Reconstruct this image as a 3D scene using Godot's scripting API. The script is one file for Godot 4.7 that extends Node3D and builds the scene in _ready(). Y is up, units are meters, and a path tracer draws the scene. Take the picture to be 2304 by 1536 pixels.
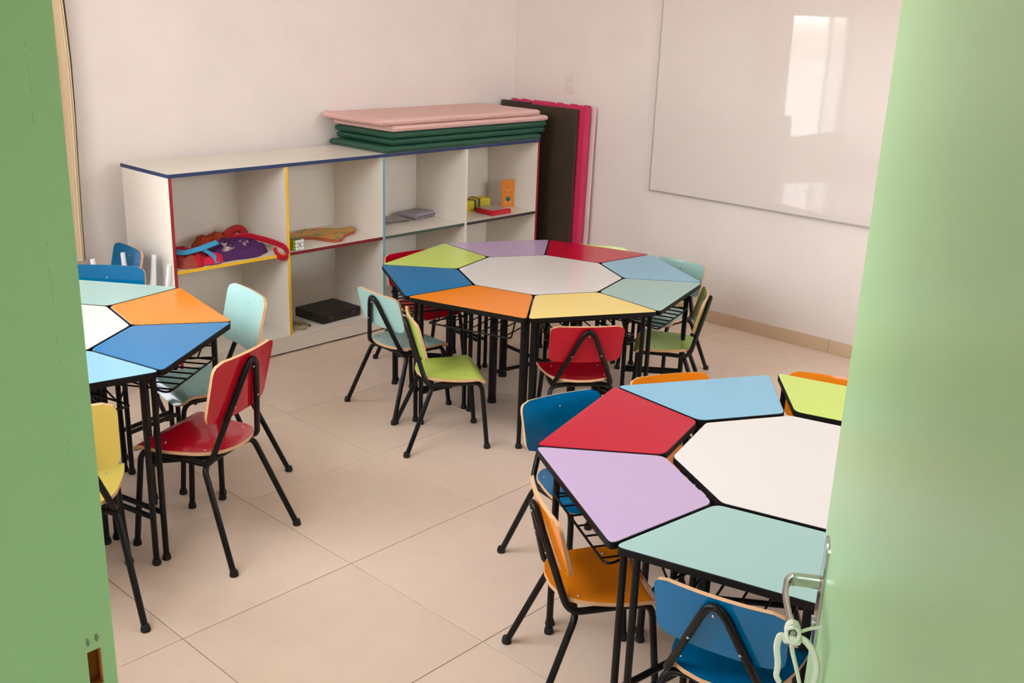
extends Node3D

# ---------------------------------------------------------------- helpers
var used := {}
var M := {}
var HC := 1.7227

func numbered(n: String) -> String:
	if not used.has(n):
		used[n] = 0
		return n
	used[n] += 1
	return "%s_%03d" % [n, used[n]]

func thing(called: String, label: String, category: String, at := Vector3.ZERO, turn := 0.0, group := "") -> Node3D:
	var o := Node3D.new()
	o.name = numbered(called)
	add_child(o)
	o.position = at
	o.rotation.y = turn
	tag(o, label, category, group)
	return o

func tag(o: Node3D, label: String, category: String, group := "") -> void:
	o.set_meta("label", label)
	o.set_meta("category", category)
	if group != "":
		o.set_meta("group", group)

func structure(called: String, label: String, category: String, at := Vector3.ZERO) -> Node3D:
	var o := thing(called, label, category, at)
	o.set_meta("kind", "structure")
	return o

func begin() -> SurfaceTool:
	var st := SurfaceTool.new()
	st.begin(Mesh.PRIMITIVE_TRIANGLES)
	return st

func part(called: String, st: SurfaceTool, mat: Material, parent: Node3D) -> MeshInstance3D:
	return part_mesh(called, st.commit(), mat, parent)

func part_mesh(called: String, mesh: Mesh, mat: Material, parent: Node3D) -> MeshInstance3D:
	var o := MeshInstance3D.new()
	o.name = called
	o.mesh = mesh
	if mat:
		o.material_override = mat
	o.cast_shadow = GeometryInstance3D.SHADOW_CASTING_SETTING_ON
	parent.add_child(o, true)
	return o

# one triangle whose front looks along the normals given
func tri(st: SurfaceTool, a: Vector3, b: Vector3, c: Vector3, na: Vector3, nb: Vector3, nc: Vector3) -> void:
	if (b - a).cross(c - a).dot(na + nb + nc) > 0.0:
		var t := b
		b = c
		c = t
		t = nb
		nb = nc
		nc = t
	st.set_normal(na)
	st.add_vertex(a)
	st.set_normal(nb)
	st.add_vertex(b)
	st.set_normal(nc)
	st.add_vertex(c)

func quad(st: SurfaceTool, a: Vector3, b: Vector3, c: Vector3, d: Vector3, n: Vector3) -> void:
	tri(st, a, b, c, n, n, n)
	tri(st, a, c, d, n, n, n)

# box with rounded edges: c centre, s full size, r edge radius, k steps on the rounding
func rbox(st: SurfaceTool, c: Vector3, s: Vector3, r := 0.002, k := 1, xf := Transform3D.IDENTITY) -> void:
	var h := s * 0.5
	r = minf(r, minf(h.x, minf(h.y, h.z)) * 0.98)
	var inner := h - Vector3(r, r, r)
	for axis in 3:
		var ua := (axis + 1) % 3
		var va := (axis + 2) % 3
		var us := steps_of(h[ua], r, k)
		var vs := steps_of(h[va], r, k)
		for side in [-1.0, 1.0]:
			var pts := []
			var nrm := []
			for u in us:
				for v in vs:
					var p := Vector3.ZERO
					p[axis] = h[axis] * side
					p[ua] = u
					p[va] = v
					var q := p.clamp(-inner, inner)
					var d := (p - q).normalized()
					pts.append(xf * (c + q + d * r))
					nrm.append((xf.basis * d).normalized())
			var w := vs.size()
			for i in us.size() - 1:
				for j in w - 1:
					var a := i * w + j
					tri(st, pts[a], pts[a + 1], pts[a + w], nrm[a], nrm[a + 1], nrm[a + w])
					tri(st, pts[a + 1], pts[a + w + 1], pts[a + w], nrm[a + 1], nrm[a + w + 1], nrm[a + w])

func steps_of(h: float, r: float, k: int) -> PackedFloat32Array:
	var o := PackedFloat32Array()
	for i in k + 1:
		o.append(-h + r * (1.0 - tan(PI * 0.25 * (1.0 - float(i) / k))) if k > 1 else -h + r * i)
	for i in k + 1:
		o.append(-o[k - i])
	return o

# round the corners of a path
func bent(p: Array, radius, k := 5) -> PackedVector3Array:
	var o := PackedVector3Array()
	o.append(p[0])
	for i in range(1, p.size() - 1):
		var a: Vector3 = p[i - 1]
		var b: Vector3 = p[i]
		var c: Vector3 = p[i + 1]
		var r: float = radius[i] if radius is Array else radius
		var l := minf(r, minf(a.distance_to(b), b.distance_to(c)) * 0.48)
		var s := b + (a - b).normalized() * l
		var e := b + (c - b).normalized() * l
		for j in k + 1:
			var t := float(j) / k
			o.append(s.lerp(b, t).lerp(b.lerp(e, t), t))
	o.append(p[-1])
	return o

func tube(st: SurfaceTool, path: PackedVector3Array, r: float, sides := 8, r2 := -1.0, flat := 1.0) -> void:
	if r2 < 0.0:
		r2 = r
	var n := path.size()
	var ref := Vector3.UP
	var rings := []
	var nrms := []
	var t0 := (path[1] - path[0]).normalized()
	if absf(t0.dot(ref)) > 0.9:
		ref = Vector3.RIGHT
	var u := (ref - t0 * t0.dot(ref)).normalized()
	for i in n:
		var t := (path[mini(i + 1, n - 1)] - path[maxi(i - 1, 0)]).normalized()
		u = (u - t * t.dot(u)).normalized()
		var v := t.cross(u)
		var rad := lerpf(r, r2, float(i) / (n - 1))
		var ring := PackedVector3Array()
		var nr := PackedVector3Array()
		for j in sides:
			var a := TAU * j / sides
			var d := u * cos(a) + v * sin(a) * flat
			ring.append(path[i] + d * rad)
			nr.append((u * cos(a) * flat + v * sin(a)).normalized())
		rings.append(ring)
		nrms.append(nr)
	for i in n - 1:
		for j in sides:
			var k := (j + 1) % sides
			tri(st, rings[i][j], rings[i][k], rings[i + 1][j], nrms[i][j], nrms[i][k], nrms[i + 1][j])
			tri(st, rings[i][k], rings[i + 1][k], rings[i + 1][j], nrms[i][k], nrms[i + 1][k], nrms[i + 1][j])
	for e in 2:
		var i := 0 if e == 0 else n - 1
		var t := (path[0] - path[1]).normalized() if e == 0 else (path[n - 1] - path[n - 2]).normalized()
		for j in range(1, sides - 1):
			tri(st, rings[i][0], rings[i][j], rings[i][j + 1], t, t, t)

func rod(st: SurfaceTool, a: Vector3, b: Vector3, r: float, sides := 8) -> void:
	tube(st, PackedVector3Array([a, b]), r, sides)

func lathe(st: SurfaceTool, prof: PackedVector2Array, sides: int, xf := Transform3D.IDENTITY) -> void:
	for i in prof.size() - 1:
		var d := prof[i + 1] - prof[i]
		var nn := Vector2(d.y, -d.x).normalized()
		for j in sides:
			var a0 := TAU * j / sides
			var a1 := TAU * (j + 1) / sides
			var p := []
			var q := []
			for e in [[prof[i], a0], [prof[i], a1], [prof[i + 1], a1], [prof[i + 1], a0]]:
				var v: Vector2 = e[0]
				var a: float = e[1]
				p.append(xf * Vector3(v.x * cos(a), v.y, v.x * sin(a)))
				q.append((xf.basis * Vector3(nn.x * cos(a), nn.y, nn.x * sin(a))).normalized())
			tri(st, p[0], p[1], p[2], q[0], q[1], q[2])
			tri(st, p[0], p[2], p[3], q[0], q[2], q[3])

func round_poly(p: PackedVector2Array, r: float, k := 5) -> PackedVector2Array:
	var o := PackedVector2Array()
	var n := p.size()
	for i in n:
		var a := p[(i + n - 1) % n]
		var b := p[i]
		var c := p[(i + 1) % n]
		var l := minf(r, minf(a.distance_to(b), b.distance_to(c)) * 0.45)
		var s := b + (a - b).normalized() * l
		var e := b + (c - b).normalized() * l
		for j in k + 1:
			var t := float(j) / k
			o.append(s.lerp(b, t).lerp(b.lerp(e, t), t))
	return o

func inset(p: PackedVector2Array, d: float) -> PackedVector2Array:
	var n := p.size()
	var area := 0.0
	for i in n:
		area += p[i].cross(p[(i + 1) % n])
	var o := PackedVector2Array()
	for i in n:
		var a := (p[i] - p[(i + n - 1) % n]).normalized()
		var b := (p[(i + 1) % n] - p[i]).normalized()
		var s := 1.0 if area > 0.0 else -1.0
		var na := Vector2(-a.y, a.x) * s
		var nb := Vector2(-b.y, b.x) * s
		var m := (na + nb).normalized()
		o.append(p[i] + m * d / maxf(m.dot(na), 0.35))
	return o

# flat slab from an outline in x and z, with a small chamfer at its upper edge
func slab(st: SurfaceTool, p: PackedVector2Array, y0: float, y1: float, ch := 0.001, xf := Transform3D.IDENTITY) -> void:
	var q := inset(p, ch)
	var n := p.size()
	var up := xf.basis.y.normalized()
	var idx := Geometry2D.triangulate_polygon(q)
	for i in range(0, idx.size(), 3):
		tri(st, xf * v3(q[idx[i]], y1), xf * v3(q[idx[i + 1]], y1), xf * v3(q[idx[i + 2]], y1), up, up, up)
	idx = Geometry2D.triangulate_polygon(p)
	for i in range(0, idx.size(), 3):
		tri(st, xf * v3(p[idx[i]], y0), xf * v3(p[idx[i + 1]], y0), xf * v3(p[idx[i + 2]], y0), -up, -up, -up)
	var area := 0.0
	for i in n:
		area += p[i].cross(p[(i + 1) % n])
	var sg := 1.0 if area > 0.0 else -1.0
	for i in n:
		var j := (i + 1) % n
		var d := (p[j] - p[i]).normalized()
		var o := xf.basis * Vector3(d.y * sg, 0, -d.x * sg)
		quad(st, xf * v3(p[i], y0), xf * v3(p[j], y0), xf * v3(p[j], y1 - ch), xf * v3(p[i], y1 - ch), o)
		quad(st, xf * v3(p[i], y1 - ch), xf * v3(p[j], y1 - ch), xf * v3(q[j], y1), xf * v3(q[i], y1), (o + up).normalized())

func v3(p: Vector2, y: float) -> Vector3:
	return Vector3(p.x, y, p.y)

# strip of cloth or tape along a path; "across" is its width direction
func band(st: SurfaceTool, path: PackedVector3Array, across: Array, w: float, th: float) -> void:
	var n := path.size()
	var rows := []
	for i in n:
		var t := (path[mini(i + 1, n - 1)] - path[maxi(i - 1, 0)]).normalized()
		var a: Vector3 = across[i] if across.size() == n else across[0]
		a = (a - t * t.dot(a)).normalized()
		var u := t.cross(a).normalized()
		rows.append([path[i] - a * w * .5 - u * th * .5, path[i] + a * w * .5 - u * th * .5, path[i] + a * w * .5 + u * th * .5, path[i] - a * w * .5 + u * th * .5, a, u])
	for i in n - 1:
		var r: Array = rows[i]
		var s: Array = rows[i + 1]
		quad(st, r[0], r[1], s[1], s[0], -r[5])
		quad(st, r[3], r[2], s[2], s[3], r[5])
		quad(st, r[1], r[2], s[2], s[1], r[4])
		quad(st, r[0], r[3], s[3], s[0], -r[4])
	var f: Array = rows[0]
	var l: Array = rows[n - 1]
	quad(st, f[0], f[1], f[2], f[3], (path[0] - path[1]).normalized())
	quad(st, l[0], l[1], l[2], l[3], (path[n - 1] - path[n - 2]).normalized())

# ---------------------------------------------------------------- materials
func noise_image(size: int, freq: float, lo: float, hi: float, sd: int, oct := 3) -> ImageTexture:
	var f := FastNoiseLite.new()
	f.seed = sd
	f.frequency = freq
	f.fractal_octaves = oct
	var src := f.get_seamless_image(size, size)
	src.convert(Image.FORMAT_RGB8)
	var by := src.get_data()
	for i in by.size():
		by[i] = int(clampf(lerpf(lo, hi, by[i] / 255.0), 0.0, 1.0) * 255.0)
	return ImageTexture.create_from_image(Image.create_from_data(size, size, false, Image.FORMAT_RGB8, by))

func mat(rgb: Array, rough: float, metal := 0.0, tex: Texture2D = null, scale := 1.0) -> StandardMaterial3D:
	var m := StandardMaterial3D.new()
	m.albedo_color = Color8(rgb[0], rgb[1], rgb[2])
	m.roughness = rough
	m.metallic = metal
	if tex:
		m.albedo_texture = tex
		m.uv1_triplanar = true
		m.uv1_world_triplanar = true
		m.uv1_scale = Vector3(scale, scale, scale)
	return m

func make_materials() -> void:
	var speck := noise_image(256, 0.12, 0.97, 1.01, 3)
	var mottle := noise_image(256, 0.02, 0.975, 1.0, 7, 5)
	M.wall = mat([243, 232, 224], 0.9, 0, mottle, 0.35)
	M.ceiling = mat([248, 245, 241], 0.9)
	M.tile = mat([235, 210, 188], 0.34, 0, mottle, 1.3)
	M.tile2 = mat([232, 207, 184], 0.36, 0, mottle, 1.1)
	M.grout = mat([150, 128, 108], 0.9)
	M.skirting = mat([220, 190, 158], 0.4, 0, mottle, 1.3)
	M.concrete = mat([176, 170, 160], 0.9, 0, mottle, 0.6)
	M.white_board = mat([232, 221, 213], 0.02)
	M.white_board.metallic_specular = 0.6
	M.alu = mat([186, 178, 168], 0.45, 0.4)
	M.alu_white = mat([225, 225, 222], 0.45)
	M.socket = mat([234, 222, 212], 0.5)
	M.chrome = mat([200, 200, 202], 0.14, 1.0)
	M.white_lam = mat([244, 235, 222], 0.3, 0, speck, 3.0)
	M.black = mat([16, 14, 13], 0.36)
	M.black.metallic_specular = 0.35
	M.edge = mat([18, 15, 14], 0.5)
	M.edge.metallic_specular = 0.3
	M.rubber = mat([16, 14, 13], 0.7)
	M.wood_edge = mat([214, 168, 124], 0.55, 0, speck, 6.0)
	M.bolt = mat([205, 203, 198], 0.25, 0.9)
	M.paint = mat([168, 208, 154], 0.33, 0, mottle, 0.8)
	M.hole = mat([168, 104, 40], 0.85, 0, speck, 20.0)
	for c in [["t_blue", [0, 117, 172]], ["t_orange", [242, 136, 8]], ["t_yellow", [248, 220, 130]], ["t_mint", [162, 196, 188]], ["t_sky", [136, 190, 216]], ["t_red", [192, 2, 44]], ["t_purple", [192, 167, 200]], ["t_lime", [206, 226, 112]], ["t_white", [229, 223, 217]]]:
		M[c[0]] = mat(c[1], 0.14, 0, speck, 11.0)
		M[c[0]].metallic_specular = 0.36
	for c in [["c_blue", [0, 106, 156]], ["c_orange", [234, 130, 22]], ["c_yellow", [246, 220, 108]], ["c_mint", [164, 204, 196]], ["c_red", [184, 12, 34]], ["c_lime", [200, 216, 100]]]:
		M[c[0]] = mat(c[1], 0.1, 0, speck, 11.0)
		M[c[0]].metallic_specular = 0.4
	for c in [["b_navy", [26, 52, 98]], ["b_red", [160, 30, 32]], ["b_yellow", [244, 192, 40]], ["b_sky", [110, 168, 186]], ["b_white", [232, 222, 210]], ["b_maroon", [122, 22, 30]], ["b_green", [66, 88, 74]], ["b_dark", [44, 44, 50]]]:
		M[c[0]] = mat(c[1], 0.45)
	M.mat_green = mat([42, 92, 72], 0.42, 0, speck, 5.0)
	M.mat_pink = mat([238, 194, 186], 0.5, 0, speck, 5.0)
	M.dark_board = mat([62, 50, 36], 0.55, 0, mottle, 2.0)
	M.pink_paper = mat([214, 44, 94], 0.7, 0, mottle, 4.0)
	M.pale_board = mat([236, 200, 200], 0.7)
	M.plastic_white = mat([236, 234, 232], 0.35)
	M.curtain = mat([222, 200, 164], 0.9, 0, speck, 8.0)
	M.curtain.backlight_enabled = true
	M.curtain.backlight = Color(0.12, 0.1, 0.08)
	M.curtain_dark = mat([86, 64, 36], 0.9)
	M.cord = mat([222, 224, 204], 0.7, 0, speck, 30.0)
	M.glass = mat([235, 245, 245], 0.02)
	M.glass.transparency = BaseMaterial3D.TRANSPARENCY_ALPHA
	M.glass.albedo_color.a = 0.07
	M.glass_dim = mat([188, 214, 216], 0.03)
	M.glass_dim.transparency = BaseMaterial3D.TRANSPARENCY_ALPHA
	M.glass_dim.albedo_color.a = 0.3
	M.shell = StandardMaterial3D.new()
	M.shell.vertex_color_use_as_albedo = true
	M.shell.roughness = 0.8

func lin(r: int, g: int, b: int) -> Color:
	return Color8(r, g, b).srgb_to_linear()

# ---------------------------------------------------------------- furniture
var SHEETS := {}

# superellipse-like sheet of plywood: coloured faces and a bare wooden rim
func ply(key: String, shape: Callable, width: Callable, rows: int, cols: int, th: float, both: bool) -> ArrayMesh:
	var grid := []
	for i in rows + 1:
		var v := float(i) / rows
		var line := []
		for j in cols + 1:
			var u := -1.0 + 2.0 * j / cols
			var a: Array = width.call(v)
			line.append(shape.call(u * a[0], a[1]))
		grid.append(line)
	var nr := []
	for i in rows + 1:
		var line := []
		for j in cols + 1:
			var jj := clampi(j, 1, cols - 1)
			var ii := clampi(i, 1, rows - 1)
			var du: Vector3 = grid[ii][jj + 1] - grid[ii][jj - 1]
			var dv: Vector3 = grid[ii + 1][jj] - grid[ii - 1][jj]
			line.append(du.cross(dv).normalized())
		nr.append(line)
	var face := begin()
	var rest := begin()
	for side in 2:
		var st := face if side == 0 or both else rest
		var s := 1.0 if side == 0 else -1.0
		for i in rows:
			for j in cols:
				var p := []
				var n := []
				for e in [[i, j], [i, j + 1], [i + 1, j + 1], [i + 1, j]]:
					n.append(nr[e[0]][e[1]] * s)
					p.append(grid[e[0]][e[1]] + nr[e[0]][e[1]] * th * 0.5 * s)
				tri(st, p[0], p[1], p[2], n[0], n[1], n[2])
				tri(st, p[0], p[2], p[3], n[0], n[2], n[3])
	var rim := []
	for j in cols + 1:
		rim.append([0, j])
	for i in range(1, rows + 1):
		rim.append([i, cols])
	for j in range(cols - 1, -1, -1):
		rim.append([rows, j])
	for i in range(rows - 1, 0, -1):
		rim.append([i, 0])
	var mid := Vector3.ZERO
	for e in rim:
		mid += grid[e[0]][e[1]] / rim.size()
	for k in rim.size():
		var a: Array = rim[k]
		var b: Array = rim[(k + 1) % rim.size()]
		var pa: Vector3 = grid[a[0]][a[1]]
		var pb: Vector3 = grid[b[0]][b[1]]
		if pa.distance_to(pb) < 0.00001:
			continue
		var na: Vector3 = nr[a[0]][a[1]]
		var nb: Vector3 = nr[b[0]][b[1]]
		var out := (pb - pa).cross(na).normalized()
		if out.dot((pa + pb) * 0.5 - mid) < 0.0:
			out = -out
		quad(rest, pa + na * th * 0.5, pb + nb * th * 0.5, pb - nb * th * 0.5, pa - na * th * 0.5, out)
	var m := ArrayMesh.new()
	face.commit(m)
	rest.commit(m)
	SHEETS[key] = m
	return m

func foot_cap(at: Vector3, parent: Node3D) -> void:
	if not SHEETS.has("foot"):
		var st := begin()
		lathe(st, PackedVector2Array([Vector2(0, 0), Vector2(0.0135, 0), Vector2(0.0145, 0.004), Vector2(0.0135, 0.011), Vector2(0.0112, 0.02), Vector2(0.0, 0.021)]), 10)
		SHEETS.foot = st.commit()
	var f := part_mesh("rubber_foot", SHEETS.foot, M.rubber, parent)
	f.position = at

# the sitter looks along -z
func make_chair(size: int, tint: String) -> Node3D:
	# size 0: low chair, 1: taller and deeper chair, 2: in between
	var root := Node3D.new()
	var sp: float = [1.0, 1.05, 1.0][size]
	var sz: float = [1.0, 1.19, 1.0][size]
	var lo: float = [1.0, 1.2, 1.13][size]
	var hi: float = [1.0, 1.332, 1.13][size]
	var key := "_%d" % size
	var vy := func(y: float) -> float: return y * lo if y < 0.31 else 0.31 * lo + (y - 0.31) * hi
	var back_z := func(y: float) -> float: return (0.098 + (y - 0.39) * 0.27) * sz
	if not SHEETS.has("seat" + key):
		var seat_at := func(x: float, z: float) -> Vector3:
			var y := 0.305 - 0.006 * sin(clampf((z + 0.12) / 0.22, 0.0, 1.0) * PI)
			if z < -0.118:
				var t := (-0.118 - z) / 0.052
				y -= 0.032 * t * t
				z += 0.006 * t * t
			y += 0.006 * pow(absf(x) / 0.145, 2.0) * smoothstep(-0.1, 0.06, z)
			return Vector3(x * sp, vy.call(y), z * sz)
		var seat_w := func(v: float) -> Array:
			var z := 0.108 - 0.278 * v
			var w := lerpf(0.122, 0.15, smoothstep(0.0, 0.8, v))
			if v < 0.34:
				w *= pow(1.0 - pow(1.0 - v / 0.34, 2.6), 1.0 / 2.6)
			if v > 0.9:
				w *= 1.0 - pow((v - 0.9) / 0.1, 3.0) * 0.35
			return [maxf(w, 0.03), z]
		ply("seat" + key, seat_at, seat_w, 26, 14, 0.011, false)
		var back_at := func(x: float, y: float) -> Vector3:
			return Vector3(x * sp, vy.call(y), back_z.call(y) - 0.016 * sp * (pow(x / 0.15, 2.0) - 0.1))
		var back_w := func(v: float) -> Array:
			var w := 0.152
			var e := minf(v, 1.0 - v)
			if e < 0.2:
				w = 0.118 + 0.034 * pow(1.0 - pow(1.0 - e / 0.2, 2.3), 1.0 / 2.3)
			return [w - 0.004 * (1.0 - v), lerpf(0.386, 0.545, v)]
		ply("back" + key, back_at, back_w, 20, 16, 0.0105, true)
		for s in [-1.0, 1.0]:
			var st := begin()
			tube(st, bent([Vector3(s * 0.138 * sp, 0.004, -0.168 * sz), Vector3(s * 0.121 * sp, vy.call(0.284), -0.142 * sz), Vector3(s * 0.121 * sp, vy.call(0.283), -0.06 * sz)], 0.04), 0.0098)
			SHEETS["front%d" % s + key] = st.commit()
			st = begin()
			tube(st, bent([Vector3(s * 0.176 * sp, 0.004, 0.17 * sz), Vector3(s * 0.126 * sp, vy.call(0.27), 0.062 * sz), Vector3(s * 0.07 * sp, vy.call(0.272), 0.055 * sz)], 0.03), 0.0098)
			SHEETS["rear%d" % s + key] = st.commit()
		var fr := begin()
		var zr: float = back_z.call(0.285) + 0.012
		var zt: float = back_z.call(0.57) + 0.019
		var pts := []
		pts.append(Vector3(-0.121 * sp, vy.call(0.283), -0.07 * sz))
		pts.append(Vector3(-0.124 * sp, vy.call(0.279), zr))
		pts.append(Vector3(0, vy.call(0.566), zt))
		pts.append(Vector3(0.124 * sp, vy.call(0.279), zr))
		pts.append(Vector3(0.121 * sp, vy.call(0.283), -0.07 * sz))
		tube(fr, bent(pts, [0.036, 0.036, 0.085 * hi, 0.036, 0.036], 8), 0.0098)
		SHEETS["frame" + key] = fr.commit()
		var sb := begin()
		rod(sb, Vector3(-0.08 * sp, vy.call(0.272), 0.055 * sz), Vector3(0.08 * sp, vy.call(0.272), 0.055 * sz), 0.0096)
		SHEETS["stretch" + key] = sb.commit()
		sb = begin()
		rod(sb, Vector3(-0.118 * sp, vy.call(0.276), -0.105 * sz), Vector3(0.118 * sp, vy.call(0.276), -0.105 * sz), 0.008)
		SHEETS["stretchf" + key] = sb.commit()
		var bo := begin()
		lathe(bo, PackedVector2Array([Vector2(0, 0.003), Vector2(0.0024, 0.0025), Vector2(0.0036, 0.001), Vector2(0.004, -0.002)]), 8)
		SHEETS.bolt = bo.commit()
	for w in ["seat", "back"]:
		var o := part_mesh("seat" if w == "seat" else "backrest", SHEETS[w + key], null, root)
		o.set_surface_override_material(0, M[tint])
		o.set_surface_override_material(1, M.wood_edge)
	for s in [-1, 1]:
		var l := part_mesh("leg", SHEETS["front%d" % s + key], M.black, root)
		foot_cap(Vector3(s * 0.138 * sp, 0, -0.168 * sz), l)
		l = part_mesh("leg", SHEETS["rear%d" % s + key], M.black, root)
		foot_cap(Vector3(s * 0.176 * sp, 0, 0.17 * sz), l)
	part_mesh("back_frame", SHEETS["frame" + key], M.black, root)
	part_mesh("stretcher", SHEETS["stretch" + key], M.black, root)
	part_mesh("stretcher", SHEETS["stretchf" + key], M.black, root)
	for b in [[0.0, 0.508], [-0.06, 0.418], [0.06, 0.418]]:
		for side in [-1.0, 1.0]:
			var z: float = back_z.call(b[1]) - 0.016 * sp * (pow(b[0] / 0.15, 2.0) - 0.1)
			var o := part_mesh("bolt", SHEETS.bolt, M.bolt, root)
			if side < 0:
				o.position = Vector3(b[0] * sp, vy.call(b[1]), z - 0.006)
				o.rotation.x = -PI / 2
			else:
				o.position = Vector3(b[0] * sp, vy.call(b[1]), z + 0.026)
				o.rotation.x = PI / 2
	for b in [[-0.098, 0.05], [0.098, 0.05], [-0.1, -0.075], [0.1, -0.075]]:
		var o := part_mesh("bolt", SHEETS.bolt, M.bolt, root)
		o.position = Vector3(b[0] * sp, vy.call(0.3055) + 0.003, b[1] * sz)
	return root

func place_chair(big: bool, tint: String, x: float, z: float, deg: float, label: String, group: String) -> Node3D:
	var c := make_chair(1 if big else 0, tint)
	c.name = numbered("school_chair")
	add_child(c)
	c.position = Vector3(x, 0, z)
	c.rotation.y = deg_to_rad(deg)
	tag(c, label, "chair", group)
	return c

# one desk of the ring: local +x points outward from the middle of the ring
func make_desk(R: float, ri: float, h: float, tint: String) -> Array:
	var root := Node3D.new()
	var t := PI / 8
	var ao := R * cos(t)
	var ai := ri * cos(t)
	var mid := (ao + ai) * 0.5
	var key := "%0.3f" % h
	if not SHEETS.has("top" + key):
		var poly := PackedVector2Array([Vector2(ao - mid, R * sin(t)), Vector2(ao - mid, -R * sin(t)), Vector2(ai - mid, -ri * sin(t)), Vector2(ai - mid, ri * sin(t))])
		poly = inset(poly, 0.0032)
		var rp := round_poly(poly, 0.026, 6)
		var st := begin()
		slab(st, rp, h - 0.0195, h - 0.0012, 0.0015)
		SHEETS["band" + key] = st.commit()
		st = begin()
		slab(st, inset(rp, 0.0016), h - 0.0016, h, 0.0004)
		SHEETS["top" + key] = st.commit()
		var legs := {}
		for s in [-1.0, 1.0]:
			var dir := Vector2(cos(t), s * sin(t))
			var perp := Vector2(sin(t), -s * cos(t))
			var po := dir * (R - 0.07) + perp * 0.02 - Vector2(mid, 0)
			var pi := dir * (ri + 0.028) + perp * 0.02 - Vector2(mid, 0)
			legs["o%d" % s] = po
			legs["i%d" % s] = pi
		SHEETS["legs" + key] = legs
		st = begin()
		rod(st, Vector3(0, 0.006, 0), Vector3(0, h - 0.02, 0), 0.0098)
		SHEETS["leg" + key] = st.commit()
		st = begin()
		for w in ["o", "i"]:
			var a: Vector2 = legs[w + "-1"]
			var b: Vector2 = legs[w + "1"]
			rod(st, v3(a, h - 0.031), v3(b, h - 0.031), 0.0095)
		for s in ["-1", "1"]:
			rod(st, v3(legs["o" + s], h - 0.031), v3(legs["i" + s], h - 0.031), 0.0095)
		SHEETS["rail" + key] = st.commit()
		for s in ["-1", "1"]:
			st = begin()
			rod(st, v3(legs["o" + s], h * 0.25), v3(legs["i" + s], h * 0.25), 0.009)
			SHEETS["low" + s + key] = st.commit()
		# wire book rack
		var y := h - 0.105
		var xo := ao - mid - 0.032
		var xi := ai - mid + 0.075
		var wo := (R * sin(t)) - 0.085
		var wi := wo - (xo - xi) * tan(t)
		st = begin()
		tube(st, bent([Vector3(xi, y + 0.07, -wi), Vector3(xi + 0.01, y, -wi), Vector3(xo, y, -wo), Vector3(xo, y, wo), Vector3(xi + 0.01, y, wi), Vector3(xi, y + 0.07, wi)], 0.03), 0.0035, 6)
		SHEETS["rim" + key] = st.commit()
		st = begin()
		rod(st, Vector3(xi - 0.005, y + 0.002, 0), Vector3(xo, y + 0.002, 0), 0.003, 6)
		SHEETS["wire" + key] = st.commit()
		st = begin()
		for s in [-1.0, 1.0]:
			var a := Vector3(lerpf(xi, xo, 0.72), y, s * lerpf(wi, wo, 0.72))
			rod(st, a, Vector3(a.x + 0.02, h - 0.04, a.z + s * 0.022), 0.003, 6)
		SHEETS["hang" + key] = st.commit()
		SHEETS["wn" + key] = wo
	part_mesh("tabletop", SHEETS["top" + key], M[tint], root)
	part_mesh("edge_band", SHEETS["band" + key], M.edge, root)
	for k in SHEETS["legs" + key]:
		var p: Vector2 = SHEETS["legs" + key][k]
		var l := part_mesh("leg", SHEETS["leg" + key], M.black, root)
		l.position = v3(p, 0)
		foot_cap(Vector3.ZERO, l)
	part_mesh("frame", SHEETS["rail" + key], M.black, root)
	for s in ["-1", "1"]:
		part_mesh("stretcher", SHEETS["low" + s + key], M.black, root)
	var rack := part_mesh("book_rack", SHEETS["rim" + key], M.black, root)
	part_mesh("hanger", SHEETS["hang" + key], M.black, rack)
	for i in range(-3, 4):
		var w := part_mesh("rack_wire", SHEETS["wire" + key], M.black, rack)
		w.position.z = i * SHEETS["wn" + key] / 3.6
	return [root, mid]

func ring(cx: float, cz: float, R: float, ri: float, h: float, a0: float, tints: Array, where: String, nudge := {}) -> void:
	for i in 8:
		var nm: Array = {"t_blue": ["blue"], "t_orange": ["orange"], "t_yellow": ["pale yellow"], "t_mint": ["mint green"], "t_sky": ["light blue"], "t_red": ["red"], "t_purple": ["lilac"], "t_lime": ["lime green"]}[tints[i]]
		var d := make_desk(R, ri, h, tints[i])
		var o: Node3D = d[0]
		o.name = numbered("trapezoid_desk")
		add_child(o)
		var a := deg_to_rad(a0 - 45.0 * i - 22.5)
		o.position = Vector3(cx + d[1] * cos(a), 0, cz + d[1] * sin(a))
		o.rotation.y = -a
		if nudge.has(i):
			o.position += nudge[i][0]
			o.rotation.y += nudge[i][1]
		tag(o, "%s trapezoid desk with black edging in the octagon %s" % [nm[0], where], "desk", "desks in the octagon " + where)

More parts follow.
